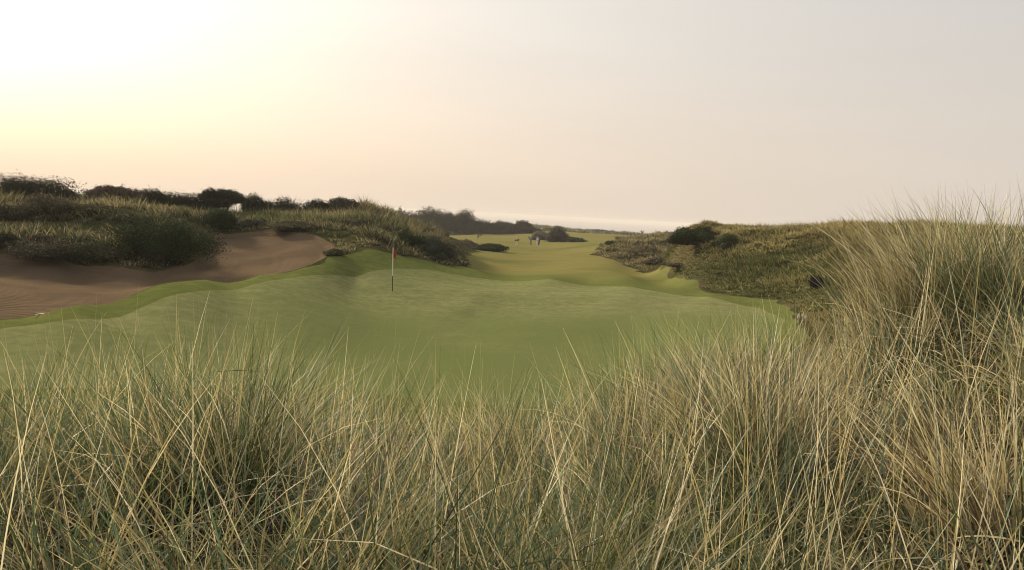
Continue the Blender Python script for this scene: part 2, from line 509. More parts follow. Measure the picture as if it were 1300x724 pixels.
def tuft_blades(cx, cy, cz, rad_, nb, h, green, lean=(0, 0), spread=.55, w=(.003, .0062), K=5, bendmul=1.):
    """arrays of clump centres -> blades; green 0..1 per clump"""
    tot = int(nb.sum())
    idx = np.repeat(np.arange(len(cx)), nb)
    a = rng.random(tot) * 2 * math.pi
    r_ = np.sqrt(rng.random(tot)) * rad_[idx]
    bx_, by_ = cx[idx] + np.cos(a) * r_, cy[idx] + np.sin(a) * r_
    base = np.c_[bx_, by_, cz[idx] - .02]
    phi = a + rng.normal(0, .6, tot)
    tilt = np.abs(rng.normal(0, .16, tot)) + r_ / rad_[idx] * .25 * spread / .55
    bend = np.abs(rng.normal(.1, .5, tot)) * spread / .55 * bendmul
    # wind
    lx, ly = lean
    px_ = np.cos(phi) * tilt + lx; py_ = np.sin(phi) * tilt + ly
    phi = np.arctan2(py_, px_); tilt = np.hypot(px_, py_)
    L = h[idx] * (.45 + .75 * rng.random(tot) ** .8)
    ww = rng.uniform(w[0], w[1], tot)
    g = green[idx]
    isg = rng.random(tot) < g
    c_g = pick(['green', 'grey', 'lime'], [.4, .42, .18], tot)
    c_s = pick(['straw', 'pale', 'brown', 'ash'], [.40, .32, .14, .14], tot)
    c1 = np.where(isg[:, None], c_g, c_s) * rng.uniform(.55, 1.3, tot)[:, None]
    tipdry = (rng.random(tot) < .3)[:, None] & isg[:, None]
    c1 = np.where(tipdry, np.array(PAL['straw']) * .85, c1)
    c0 = np.where(isg[:, None], c_g * .42 + np.array(PAL['brown']) * .2, c_s * .45)  # brown sheath tint, darkened further to paint the shade between blades
    cb = rng.uniform(.72, 1.3, len(cx))[idx][:, None]
    return blades(base, phi, tilt, bend, L, ww, K, c0 * cb, c1 * cb)


def foreground():
    parts = []
    N = 6400
    x = rng.uniform(-8.5, 9.5, N); y = 1.75 + rng.random(N) ** .85 * 10
    d = np.hypot(x, y)
    px_ = 650 + x / y * F
    vis = (np.abs(px_ - 650) < 900) & (d < 11.5)
    dens = noise(x, y, .9, 21) * .7 + noise(x, y, .35, 22) * .5
    keep = vis & (dens > .53)
    keep &= ~((px_ > 1150) & (px_ < 1300) & (d > 5.4) & (d < 7.2) & (rng.random(N) < .85))
    keep &= rng.random(N) < np.clip((11.5 - d) / 2.5, .25, 1)
    x, y, d, px_ = x[keep], y[keep], d[keep], px_[keep]
    z = H(x, y)
    g = np.clip(.90 - (px_ - 250) / 2300 + (noise(x, y, 1.3, 23) - .5) * .95, .08, .92)
    h = rng.uniform(.62, 1.15, len(x)) * np.clip((d - .8) / 1.7, .45, 1) * (1 - .3 * sstep(.75, .95, x / d * 1.2 + .3)) * (1 - .3 * sstep(8.5, 11.5, d))
    h = h * (.62 + .55 * noise(x, y, 1.3, 24)) * (1 - .34 * sstep(1020, 1070, px_) * sstep(1170, 1120, px_))
    h = np.where((px_ > 1130) & (px_ < 1310) & (d > 3.6) & (d < 5.6), h * .68, h)
    nb = rng.integers(16, 50, len(x))
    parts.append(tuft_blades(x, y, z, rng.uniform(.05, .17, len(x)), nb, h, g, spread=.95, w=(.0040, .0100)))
    print('foreground clumps', len(x), 'blades', nb.sum())
    # flattened dead thatch
    N = 42000
    x = rng.uniform(-8, 9, N); y = 1.9 + rng.random(N) ** .8 * 9
    z = H(x, y)
    base = np.c_[x, y, z + rng.random(N) ** 1.5 * .16]
    tilt = rng.uniform(1.0, 1.6, N)
    c = pick(['straw', 'pale', 'brown', 'ash'], [.3, .22, .26, .32], N) * rng.uniform(.6, 1.1, N)[:, None]
    parts.append(blades(base, rng.random(N) * 7, tilt, rng.normal(.1, .35, N), rng.uniform(.2, .6, N), rng.uniform(.004, .0085, N), 4, c * .8, c))
    # small leaves and litter close to the ground
    N = 30000
    x = rng.uniform(-8, 9, N); y = 1.9 + rng.random(N) ** .8 * 9
    z = H(x, y)
    c = pick(['brown', 'ash', 'grey', 'straw'], [.4, .3, .15, .15], N) * rng.uniform(.4, 1., N)[:, None]
    parts.append(blades(np.c_[x, y, z], rng.random(N) * 7, rng.uniform(.2, 1.4, N), rng.normal(.2, .6, N), rng.uniform(.06, .22, N), rng.uniform(.003, .008, N), 2, c * .8, c))
    # stray long stems that overtop the rest
    N = 4600
    x = rng.uniform(-7.5, 8.5, N); y = 2.3 + rng.random(N) * 6.5
    z = H(x, y)
    c = pick(['straw', 'pale', 'grey', 'green'], [.4, .25, .2, .15], N)
    parts.append(blades(np.c_[x, y, z], rng.random(N) * 7, np.abs(rng.normal(.05, .22, N)), np.abs(rng.normal(.1, .3, N)), rng.uniform(.85, 1.3, N) * np.clip((np.hypot(x, y) - .6) / 2.2, .5, 1), rng.uniform(.004, .0068, N), 6, c * .8, c))
    V_, F_, C_ = cat_mesh(parts)
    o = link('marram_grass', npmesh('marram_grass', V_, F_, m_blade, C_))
    tag(o, 'tangled mass of green and straw dune grass filling the foreground', 'grass', kind='stuff')


foreground()


def tussock(px_, d, label, nb, h, rad_, green, lean=(0, 0), spread=.7, w=(.004, .0075), group=None, n_sub=5):
    c = Z(px_, d, 0)
    cx = c[0] + rng.normal(0, rad_ * .5, n_sub); cy = c[1] + rng.normal(0, rad_ * .5, n_sub)
    cx[0], cy[0] = c[0], c[1]
    cz = H(cx, cy)
    V_, F_, C_ = tuft_blades(cx - c[0], cy - c[1], cz - cz[0], np.full(n_sub, rad_), np.full(n_sub, nb // n_sub), np.full(n_sub, h), np.full(n_sub, green), lean, spread, w, 7)
    o = link('grass_tussock', npmesh('grass_tussock', V_, F_, m_blade, C_))
    o.location = (c[0], c[1], cz[0])
    tag(o, label, 'grass tussock', group)
    return o


tussock(1160, 7.8, 'tall straw-tipped tussock leaning left against the sky on the right dune', 700, 1.0, .24, .2, (-.14, .05), .55)
tussock(1215, 7.9, 'windswept tussock with one pale tan plume, highest on the right dune', 700, 1.05, .28, .25, (-.16, 0))
tussock(1290, 7.4, 'grey-green arching tussock at the right edge above the dark hollow', 800, 1.05, .3, .8, (-.12, -.1))
tussock(1125, 7.2, 'wide spreading olive tussock below the straw-tipped one on the dune slope', 600, .72, .2, .4, (-.02, -.05), .5)
tussock(300, 4.6, 'upright dark green tussock with long blades crossing in front of the putting green', 520, 1.02, .22, .9, (.02, 0), .5)
tussock(1290, 4.2, 'bundle of bright yellow straw blades sweeping down at the right edge', 260, .95, .12, .0, (-.35, -.1), .5, (.004, .007))
tussock(685, 6.6, 'lone fan-shaped tussock standing before the middle of the green', 420, 1.0, .16, .6, (0, 0), .8)
tussock(825, 6.4, 'grassy tussock with a green heart right of the lone fan-shaped one', 520, 1.1, .2, .7, (0, 0), .8)
tussock(1000, 5.6, 'large golden tussock fanning out beside the end of the green', 800, 1.15, .24, .3, (-.08, 0), .7)

# ------------------------------------------------------------------ mid-distance dune grass
def dune_grass(name, label, region, N, hh, green, wmul=1., hue=None, thr=.36):
    (p0, p1, d0, d1) = region
    px_ = rng.uniform(p0, p1, N); d = np.sqrt(rng.uniform(d0 ** 2, d1 ** 2, N))
    a = np.arctan((px_ - 650) / F)
    x = np.sin(a) * d; y = np.cos(a) * d
    sa, gr, fa = masks(x, y)
    keep = (np.maximum(sa, fa) < -.35) & (noise(x, y, 3.2, 31) * .6 + noise(x, y, 1.1, 32) * .5 > thr)
    x, y, d, px_ = x[keep], y[keep], d[keep], px_[keep]
    edge = np.clip(-np.maximum(sa, fa)[keep] / 4, .35, 1)
    z = H(x, y)
    bare = (px_ < 140) & (d < 58)
    kk = rng.random(len(x)) < np.where(bare, .35, 1.)
    x, y, d, px_, z, edge = [q_[kk] for q_ in (x, y, d, px_, z, edge)]
    g = np.clip(green(px_, d, z) + (noise(x, y, 4, 33) - .5) * 1.4, .05, .95)
    h = hh * rng.uniform(.5, 1.35, len(x)) * edge * (1 + .5 * (rng.random(len(x)) < .08)) * (.6 + .8 * noise(x, y, 5, 34))
    nb = rng.integers(16, 30, len(x))
    k_ = np.mean(d) / F * wmul
    V_, F_, C_ = tuft_blades(x, y, z, rng.uniform(.12, .4, len(x)) * max(1, hh / .7), nb, h, g, (-.05, 0), .8, (.35 * k_, .75 * k_), 2)
    C_ = C_ * (.7 + .6 * noise(V_[:, 0], V_[:, 1], 3.1, 35))[:, None]
    if hue is not None:
        C_ = C_ * np.array(hue)
    print(name, len(x), nb.sum())
    tag(link('dune_grass', npmesh('dune_grass', V_, F_, m_dblade, C_)), label, 'dune grass', kind='stuff')


dune_grass('left', 'olive and tan dune grass covering the left dune above the bunker', (-160, 620, 44, 100), 13000, .75, lambda p, d, z: .5 + 0 * p, hue=(.55, .55, .50))
dune_grass('right', 'short green and tan grass on the right dune', (812, 1420, 30, 90), 18000, .40, lambda p, d, z: .08 + .68 * sstep(-.6, -2.8, z), hue=(.66, .66, .48), thr=.22)
dune_grass('knoll', 'tan scrubby grass on the low knoll at the end of the fairway', (740, 900, 84, 150), 3200, .6, lambda p, d, z: .3 + 0 * p, hue=(.6, .58, .5), thr=.25)
dune_grass('far', 'faint scrubby grass on the farthest dunes before the sea', (440, 1000, 230, 520), 5200, 1.3, lambda p, d, z: .5 + 0 * p, hue=(.6, .62, .55))
dune_grass('slope', 'dark grass in the hollow behind the right foreground tussocks', (1000, 1420, 12, 34), 4500, .55, lambda p, d, z: .5 + 0 * p, 1.2, hue=(.75, .72, .6))


# ------------------------------------------------------------------ shrubs and trees
def tube(p0, p1, r0, r1, seg=6):
    p0 = np.array(p0, float); p1 = np.array(p1, float)
    ax = p1 - p0; ax /= np.linalg.norm(ax) + 1e-9
    u = np.cross(ax, [0, 0, 1.0]) if abs(ax[2]) < .9 else np.cross(ax, [1.0, 0, 0])
    u /= np.linalg.norm(u); v = np.cross(ax, u)
    a = np.linspace(0, 2 * math.pi, seg + 1)[:-1]
    ring = np.cos(a)[:, None] * u + np.sin(a)[:, None] * v
    V_ = np.r_[p0 + ring * r0, p1 + ring * r1]
    k_ = np.arange(seg); k2_ = (k_ + 1) % seg
    return V_, np.c_[k_, k2_, k2_ + seg, k_ + seg]


def shrub(name, label, px_, base_py, d, wpx, hpx, col=(.06, .07, .035), trunk=.25, flat=1., lobes=9, group=None, cat='shrub', leaf=None, cnt=1., dry=0.):
    c = P(px_, base_py, d)
    x0, y0 = c[0], c[1]
    z0 = float(H(x0, y0)[0])
    top = P(px_, base_py - hpx, d)[2]
    Hh = max(top - z0, .3); Wd = wpx * d / F
    leaf = leaf or max(.045, d / F * 1.15)
    o = empty(name, (x0, y0, z0 - .05))
    # lobes
    L_ = []
    for i in range(lobes):
        fx = (i + .5) / lobes * 2 - 1 + rng.normal(0, .12)
        env = max(.12, 1 - fx * fx) ** .32
        rz_ = Hh * rng.uniform(.28, .42) * (.6 + .4 * env) * flat
        rx_ = Wd / max(2.5, lobes ** .62) * rng.uniform(.7, 1.0)
        cz_ = trunk * Hh + (Hh * (1 - trunk)) * env * rng.uniform(.68, 1.02) - rz_ * .85
        L_.append([fx * (Wd / 2 - rx_ * .6), rng.normal(0, .22) * Wd * .6, max(cz_, rz_ * (.3 if trunk < .1 else 1.) + trunk * Hh * .6), rx_, rx_ * rng.uniform(.8, 1.2), rz_])
        if i % 2:
            L_.append([fx * (Wd / 2 - rx_) * .8, rng.normal(0, .25) * Wd * .5 - .15 * Wd, max(cz_ * .6, rz_ * .4 + trunk * Hh), rx_ * .9, rx_, rz_ * .9])
    L_ = np.array(L_)
    area = sum(4 * math.pi * ((a * b * 2 + b * c_ + a * c_) / 4) for a, b, c_ in L_[:, 3:])
    N = int(min(26000, max(500, area / (leaf * leaf) * 1.9 * cnt)))
    w_ = L_[:, 3] * L_[:, 5]; idx = rng.choice(len(L_), N, p=w_ / w_.sum())
    dv = rng.normal(size=(N, 3)); dv /= np.linalg.norm(dv, axis=1)[:, None]
    lump = .58 + .72 * noise(dv[:, 0] * 3 + idx * 7, dv[:, 2] * 3 + dv[:, 1] * 2.3, .8, 41)
    rf = lump * (rng.random(N) ** .35)
    rf = rf * (1 + .32 * rng.random(N) * (noise(dv[:, 0] * 9 + idx * 3, dv[:, 2] * 9 + dv[:, 1] * 7, .8, 43) > .68))
    pos = L_[idx, :3] + dv * L_[idx, 3:] * rf[:, None]
    keep = pos[:, 2] > .02
    pos, dv, idx = pos[keep], dv[keep], idx[keep]
    N = len(pos)
    nrm = dv + rng.normal(0, .55, (N, 3)); nrm /= np.linalg.norm(nrm, axis=1)[:, None]
    t1 = np.cross(nrm, rng.normal(size=(N, 3))); t1 /= np.linalg.norm(t1, axis=1)[:, None]
    t2 = np.cross(nrm, t1)
    s1 = leaf * rng.uniform(.5, 1.15, N)[:, None]; s2 = s1 * rng.uniform(.35, .7, N)[:, None]
    V_ = np.stack([pos - t1 * s1, pos + t2 * s2, pos + t1 * s1, pos - t2 * s2], 1).reshape(-1, 3)
    lob = rng.uniform(.7, 1.35, len(L_))[idx]
    cc = np.array(col)[None] * (lob * rng.uniform(.6, 1.45, N))[:, None]
    dr = rng.random(N) < dry
    cc[dr] = np.array([.17, .13, .09]) * rng.uniform(.6, 1.2, dr.sum())[:, None]
    cc = np.repeat(cc, 4, axis=0)
    cr = link('crown', npmesh('crown', V_, np.arange(N * 4).reshape(N, 4), m_leaf, cc), o)
    # trunk and limbs
    tv, tf, off = [], [], 0
    rt = max(.03, Wd * .022)
    for l in L_[::2]:
        b0 = np.zeros(3); mid = np.array([l[0] * .55, l[1] * .55, l[2] * .55]) + rng.normal(0, .04, 3) * Wd; e = l[:3]
        for q0, q1, r0, r1 in ((b0, mid, rt, rt * .7), (mid, e, rt * .7, rt * .3)):
            a_, b_ = tube(q0, q1, r0, r1)
            tv.append(a_); tf.append(b_ + off); off += len(a_)
    link('trunk', npmesh('trunk', np.concatenate(tv), np.concatenate(tf), m_bark, smooth=True), o)
    tag(o, label, cat, group)
    return o


DK = (.026, .030, .016); OL = (.05, .055, .026); GR = (.026, .042, .014); BL = (.045, .055, .036); TAN = (.10, .085, .055)
g1 = 'dark shrubs on the skyline of the left dune'
shrub('shrub', 'largest dark shrub on the skyline at the left edge', 38, 262, 74, 118, 42, DK, .1, lobes=10, group=g1)
shrub('shrub', 'small brownish shrub at the right foot of the largest skyline shrub', 84, 258, 72, 26, 20, (.055, .045, .035), .1, lobes=4, group=g1)
shrub('shrub', 'rounded reddish shrub just right of the bare twigs', 148, 259, 72, 60, 25, (.06, .045, .035), .1, lobes=6, group=g1)
shrub('shrub', 'low dark dome shrub second right of the bare twigs', 190, 264, 74, 62, 25, DK, .05, lobes=5, group=g1)
shrub('shrub', 'flat dark hedge-like shrub left of the windswept tree', 238, 271, 76, 78, 28, DK, .05, lobes=7, group=g1)
shrub('windswept_tree', 'windswept tree with bent pale trunks and a flat crown on the left skyline', 281, 268, 76, 56, 28, DK, .5, flat=.55, lobes=11, cat='tree')
shrub('shrub', 'small round dark shrub just right of the windswept tree', 326, 272, 78, 40, 24, DK, .3, lobes=5, group=g1)
shrub('shrub', 'broad dome-shaped dark shrub midway between windswept tree and dune top', 367, 276, 80, 66, 27, DK, .15, lobes=7, group=g1)
shrub('shrub', 'squat dark shrub wedged between two taller ones on the skyline', 403, 274, 81, 42, 20, DK, .15, lobes=4, group=g1)
shrub('shrub', 'last dark shrub on the skyline with sky showing under its left side', 433, 270, 82, 46, 19, (.05, .045, .035), .3, lobes=5, group=g1)
shrub('shrub', 'big glossy green bush overhanging the bunker on the left', 203, 346, 48, 142, 78, (.021, .034, .012), 0., lobes=15, cat='bush')
shrub('shrub', 'dark green bush on the slope below the windswept tree', 278, 296, 62, 52, 31, GR, 0., lobes=7, cat='bush')
shrub('shrub', 'low dark overhanging scrub along the bunker lip left of the big bush', 92, 346, 48.5, 128, 42, (.035, .035, .022), 0., lobes=9, cat='bush', dry=.12)
shrub('shrub', 'small dark bush at the left edge above the sand', 4, 318, 50, 34, 24, DK, 0., lobes=4, cat='bush')
shrub('shrub', 'olive bushy clump below the largest skyline shrub', 62, 285, 62, 62, 40, (.085, .085, .045), 0., lobes=7, cat='bush', dry=.4)
shrub('shrub', 'tiny dark shrub where the sand meets the green surround', 424, 331, 47.5, 28, 16, (.07, .07, .04), 0., lobes=6, cat='bush')
g4 = 'scrub clumps scattered over the face of the left dune'
for p, b, d, w_, h_, c_, lb in ((120, 283, 61, 60, 24, OL, 'olive scrub clump on the left dune below the rounded reddish shrub'),
                                (168, 292, 57, 44, 22, DK, 'dark scrub clump touching the upper left of the big bunker bush'),
                                (25, 282, 60, 46, 24, OL, 'olive scrub clump under the left end of the largest skyline shrub'),
                                (60, 312, 51.5, 56, 14, (.05, .045, .03), 'flat brownish scrub patch on the bare ground above the left lip'),
                                (240, 285, 64, 40, 18, OL, 'olive scrub clump between the big bush and the bush below the windswept tree'),
                                (320, 294, 63, 46, 16, BL, 'low grey-green scrub along the upper rim of the sand'),
                                (372, 296, 60, 56, 16, OL, 'wide olive scrub at the top right of the sand'),
                                (455, 296, 63, 46, 20, OL, 'olive scrub clump above the corner of the green surround'),
                                (478, 312, 56, 30, 14, DK, 'small dark scrub clump just left of the top of the flag')):
    shrub('scrub_clump', lb, p, b, d, w_, h_, c_, 0., lobes=7, group=g4, cat='scrub', dry=.25)
g2 = 'grey-green shrubs on the dune slope behind the flag'
shrub('shrub', 'dark green spreading shrub on the crest of the slope behind the flag', 505, 318, 62, 62, 26, GR, 0., lobes=7, group=g2)
shrub('shrub', 'grey-green shrub at the foot of the slope right of the flag', 545, 334, 64, 68, 32, BL, 0., lobes=8, group=g2)
shrub('shrub', 'brownish shrub forming the right end of the left dune', 540, 318, 74, 36, 20, (.085, .08, .055), 0., lobes=6, group=g2, dry=.4)
# trees and shrubs beyond
g3 = 'dark wind-clipped trees beyond the left side of the fairway'
for i, (p, b, d, w_, h_, lb) in enumerate([
        (500, 294, 300, 84, 29, 'low leftmost tree in the far dark belt just past the dune'),
        (545, 297, 298, 96, 33, 'tallest rounded tree in the far dark belt'),
        (585, 297, 295, 84, 29, 'tree on the falling right shoulder of the far dark belt above the walkers'),
        (615, 298, 292, 56, 18, 'thin low tree between the two humps of the far dark belt'),
        (638, 298, 300, 44, 17, 'left tree of the smaller far dark hump'),
        (664, 300, 296, 42, 19, 'rounded right tree of the smaller far dark hump')]):
    shrub('clipped_tree', lb, p, b, d, w_, h_, (.015, .021, .009), 0., lobes=14, group=g3, cat='tree', leaf=.3)
shrub('shrub', 'low dark shrub strip lying across the left of the fairway', 622, 318, 118, 42, 9, GR, 0., lobes=6)
shrub('shrub', 'brownish scrub strip beside the low shrub strip on the fairway edge', 592, 312, 125, 30, 8, (.10, .09, .06), 0., lobes=5, dry=.4)
shrub('shrub', 'grey rounded shrub mass right of the three golfers', 708, 308, 190, 30, 20, (.07, .065, .055), 0., lobes=6)
shrub('shrub', 'lower wing of scrub trailing right of the grey shrub mass', 730, 309, 188, 26, 9, OL, 0., lobes=5)
shrub('shrub', 'pale low scrub left of the grey shrub mass', 688, 303, 215, 30, 9, (.12, .11, .08), 0., lobes=5)
shrub('shrub', 'dark small shrub at the left end of the right-hand knoll', 775, 317, 116, 16, 11, GR, 0., lobes=4)
shrub('shrub', 'round blue-green bush on top of the right-hand knoll', 810, 319, 114, 14, 14, (.035, .055, .038), 0., lobes=4)
shrub('shrub', 'large dark green bush draped over the left end of the right dune', 884, 322, 70, 76, 37, (.034, .046, .018), 0., lobes=16, cat='bush')
shrub('shrub', 'green bush lower on the right dune beside the draped one', 922, 318, 66, 34, 22, (.05, .06, .028), 0., lobes=6, cat='bush')
shrub('shrub', 'greyish low bush at the left foot of the right dune', 858, 330, 78, 40, 14, (.09, .085, .06), 0., lobes=6, cat='bush', dry=.3)
shrub('shrub', 'thin dark hedge-like scrub just showing over the right dune crest', 1012, 296, 84, 56, 10, DK, .05, lobes=7, cat='bush')
shrub('shrub', 'low dark green scrub patch highest on the front of the right dune', 962, 312, 70, 44, 14, (.05, .06, .028), 0., lobes=7, cat='bush')
shrub('shrub', 'grey low scrub between the knoll and the draped bush', 838, 338, 82, 38, 13, (.08, .075, .05), 0., lobes=7, cat='bush', dry=.3)
shrub('shrub', 'brownish scrub at the toe of the right dune beside the fairway', 862, 350, 68, 46, 17, (.07, .066, .04), 0., lobes=8, cat='bush', dry=.3)
shrub('dead_shrub', 'small almost black dead shrub alone on the right dune slope', 1036, 362, 44, 20, 16, (.028, .022, .022), .1, lobes=4, cat='dead shrub', leaf=.05)
shrub('shrub', 'far dune scrub showing as a dark hump left of the sea', 765, 299, 430, 42, 7, (.07, .07, .05), 0., lobes=6, leaf=.5)
shrub('shrub', 'far dune scrub sloping down to the sea beside the right dune', 830, 306, 430, 46, 6, (.06, .06, .045), 0., lobes=6, leaf=.5)

# bare twigs on the left skyline
c = P(118, 256, 66); z0 = float(H(c[0], c[1])[0])
tv, tf, off = [], [], 0
for i in range(7):
    a0 = np.array([rng.normal(0, .25), 0, 0]); a1 = a0 + [rng.normal(0, .15), 0, .6]; a2 = a1 + [rng.normal(0, .3), .1, rng.uniform(.4, .9)]
    for q0, q1, r0, r1 in ((a0, a1, .02, .015), (a1, a2, .015, .006), (a1, a1 + [rng.normal(0, .3), 0, .5], .01, .005)):
        a_, b_ = tube(q0, q1, r0, r1, 4); tv.append(a_); tf.append(b_ + off); off += len(a_)
o = link('bare_bush', npmesh('bare_bush', np.concatenate(tv), np.concatenate(tf), m_bark)); o.location = (c[0], c[1], z0 + .1)
tag(o, 'sparse bare twigs sticking up against the sky on the left dune', 'bare bush')

# ------------------------------------------------------------------ flagstick
m_white = plain('white_paint', (.72, .70, .66), .4)
m_dark = plain('dark_paint', (.05, .05, .035), .5)
m_red = plain('red_cloth', (.40, .060, .025), .8)
m_cup = plain('cup_dark', (.03, .03, .02), .8)
c = P(498, 371, 40); z0 = float(H(c[0], c[1])[0])
ft = empty('golf_flagstick', (c[0], c[1], z0))
ft.rotation_euler = (0, R(-1.2), 0)
hgt = P(498.5, 315, 40)[2] - z0


def addtubes(name, segs, mt, par, seg=10):
    tv, tf, off = [], [], 0
    for q0, q1, r0, r1 in segs:
        a_, b_ = tube(q0, q1, r0, r1, seg); tv.append(a_); tf.append(b_ + off); off += len(a_)
    return link(name, npmesh(name, np.concatenate(tv), np.concatenate(tf), mt, smooth=True), par)


addtubes('lower_pole', [((0, 0, -.1), (0, 0, hgt * .36), .022, .022)], m_dark, ft)
addtubes('upper_pole', [((0, 0, hgt * .36), (0, 0, hgt), .024, .022), ((0, 0, hgt), (0, 0, hgt + .06), .02, .001)], m_white, ft)
tag(ft, 'slim flagstick with a limp red flag standing in the putting green', 'flagstick')
# limp flag: gathered folds hanging
fn, fm = 24, 20
fv = []
for j in range(fm + 1):
    t = j / fm
    for i in range(fn + 1):
        s = i / fn
        drop = s * .26
        x_ = .02 + .26 * s * (1 - .35 * t) + .012 * math.sin(7 * t + 3 * s)
        y_ = .055 * math.sin(s * 15 + t * 1.5) * (.35 + .65 * s)
        fv.append((x_ - .10 * s * s, y_, hgt - .03 - drop * (1.0) - t * .42 * (1 - .15 * s)))
fv = np.array(fv)
q = np.array([[j * (fn + 1) + i, j * (fn + 1) + i + 1, (j + 1) * (fn + 1) + i + 1, (j + 1) * (fn + 1) + i] for j in range(fm) for i in range(fn)])
fl = link('flag', npmesh('flag', fv, q, m_red, smooth=True), ft)
sm = fl.modifiers.new('thick', 'SOLIDIFY'); sm.thickness = .004
a_, b_ = tube((0, 0, -.02), (0, 0, .006), .056, .056, 20)
cup = link('hole_rim', npmesh('hole_rim', a_, b_, m_white), ft)

# ------------------------------------------------------------------ bunker rake
p0 = P(44, 405, 26.6); p1 = P(56, 398.5, 27.9)
za = float(H(p0[0], p0[1])[0]) + .08; zb = float(H(p1[0], p1[1])[0]) + .12
rk = empty('bunker_rake', (p0[0], p0[1], za))
m_pale = plain('pale_wood', (.42, .36, .26), .5)
dv = np.array([p1[0] - p0[0], p1[1] - p0[1], zb - za])
addtubes('handle', [((0, 0, 0), dv, .015, .015)], m_pale, rk)
u = dv / np.linalg.norm(dv); side = np.cross(u, [0, 0, 1.]); side /= np.linalg.norm(side)
segs = [(dv - side * .25, dv + side * .25, .02, .02)]
for k_ in range(9):
    b_ = dv + side * (-.24 + k_ * .06); segs.append((b_, b_ + [0, 0, -.1], .008, .004))
addtubes('head', segs, m_dark, rk, 6)
tag(rk, 'pale-handled rake lying at the near edge of the bunker', 'rake')

# dark twig across the grass
c = P(276, 472, 4.5); e = P(326, 471.5, 4.5)
o = addtubes('fallen_twig', [((0, 0, 0), (e - c) * .5 + [0, .01, .004], .0022, .002), ((e - c) * .5 + [0, .01, .004], e - c, .002, .0012)], m_bark, None, 6)
o.location = c
tag(o, 'thin dark twig caught level across the upright dark green tussock', 'twig')

# pale seed heads
c = P(1019, 406, 6.0); zg = float(H(c[0], c[1])[0])
sp = empty('seed_heads', (c[0], c[1], zg))
m_seed = plain('seed', (.50, .42, .31), .8)
hh_ = c[2] - zg
stems = []
for k_, (dx, dz, l_) in enumerate(((-.028, 0, .045), (0, .004, .05), (.026, -.004, .04))):
    tp = np.array([dx, rng.normal(0, .01), hh_ + dz])
    stems.append(((dx * .3, 0, 0), tp, .002, .0015))
    addtubes('seed_head', [(tp, tp + [0, 0, l_ * .4], .004, .011), (tp + [0, 0, l_ * .4], tp + [0.002, 0, l_], .011, .003)], m_seed, sp, 8)
addtubes('stem', stems, m_pale, sp, 5)
tag(sp, 'three small pale seed heads close together in the grass below the dead shrub', 'seed heads')


# ------------------------------------------------------------------ people
def skin(name, pts, edges, radii, mt, par, root=0):
    me = bpy.data.meshes.new(name)
    me.from_pydata([tuple(p) for p in pts], edges, [])
    o = link(name, me, par)
    md = o.modifiers.new('skin', 'SKIN'); md.use_smooth_shade = True
    for i, v in enumerate(me.skin_vertices[0].data):
        r_ = radii[i]; v.radius = r_ if isinstance(r_, tuple) else (r_, r_); v.use_root = (i == root)
    s_ = o.modifiers.new('sub', 'SUBSURF'); s_.levels = 1; s_.render_levels = 1
    me.materials.append(mt)
    return o


m_skin = plain('skin', (.48, .30, .22), .5)


def person(label, px_, py_, d, rz, shirt, trousers, hat, stride=.15, lean=0., arms=((.28, .1, .85), (-.28, .1, .85))):
    c = P(px_, py_, d); z0 = float(H(c[0], c[1])[0])
    o = empty('person', (c[0], c[1], z0), rz)
    ly = lean
    hip = np.array([0, 0, .93]); ch = np.array([0, .28 * ly, 1.30]); nk = np.array([0, .42 * ly, 1.50]); hd = np.array([0, .5 * ly + .02, 1.66])
    kL, kR = np.array([.09, stride * .6, .5]), np.array([-.09, -stride * .4, .5])
    fL, fR = np.array([.1, stride, .06]), np.array([-.1, -stride, .06])
    shL, shR = ch + [.19, 0, .12], ch + [-.19, 0, .12]
    haL, haR = np.array(arms[0]) + [0, .3 * ly, 0], np.array(arms[1]) + [0, .3 * ly, 0]
    elL = (shL + haL) / 2 + [.04, -.05, 0]; elR = (shR + haR) / 2 + [-.04, -.05, 0]
    pts = [hip, ch, nk, hd - [0, 0, .02], hd + [0, .01, .1], hip + [.09, 0, -.08], kL, fL, fL + [0, .15, -.03], hip + [-.09, 0, -.08], kR, fR, fR + [0, .15, -.03], shL, elL, haL, shR, elR, haR]
    ed = [(0, 1), (1, 2), (2, 3), (3, 4), (0, 5), (5, 6), (6, 7), (7, 8), (0, 9), (9, 10), (10, 11), (11, 12), (1, 13), (13, 14), (14, 15), (1, 16), (16, 17), (17, 18)]
    ra = [(.13, .1), (.15, .11), .055, .085, .075, .085, .055, .04, .035, .085, .055, .04, .035, .055, .04, .033, .055, .04, .033]
    skin('body', pts, ed, ra, m_skin, o)
    skin('shirt', [hip + [0, 0, .02], ch, ch + [0, .05 * ly, .14], shL, elL, shR, elR], [(0, 1), (1, 2), (2, 3), (3, 4), (2, 5), (5, 6)], [(.165, .13), (.19, .14), (.12, .09), .085, .06, .085, .06], shirt, o)
    skin('trousers', [hip, hip + [.09, 0, -.08], kL, fL + [0, 0, .04], hip + [-.09, 0, -.08], kR, fR + [0, 0, .04]], [(0, 1), (1, 2), (2, 3), (0, 4), (4, 5), (5, 6)], [(.17, .13), .11, .08, .07, .11, .08, .07], trousers, o)
    skin('cap', [hd + [0, 0, .09], hd + [0, 0, .15], hd + [0, .16, .09]], [(0, 1), (0, 2)], [.105, .06, (.07, .015)], hat, o)
    tag(o, label, 'person', 'golfers out on the fairway')
    return o, (c[0], c[1], z0)


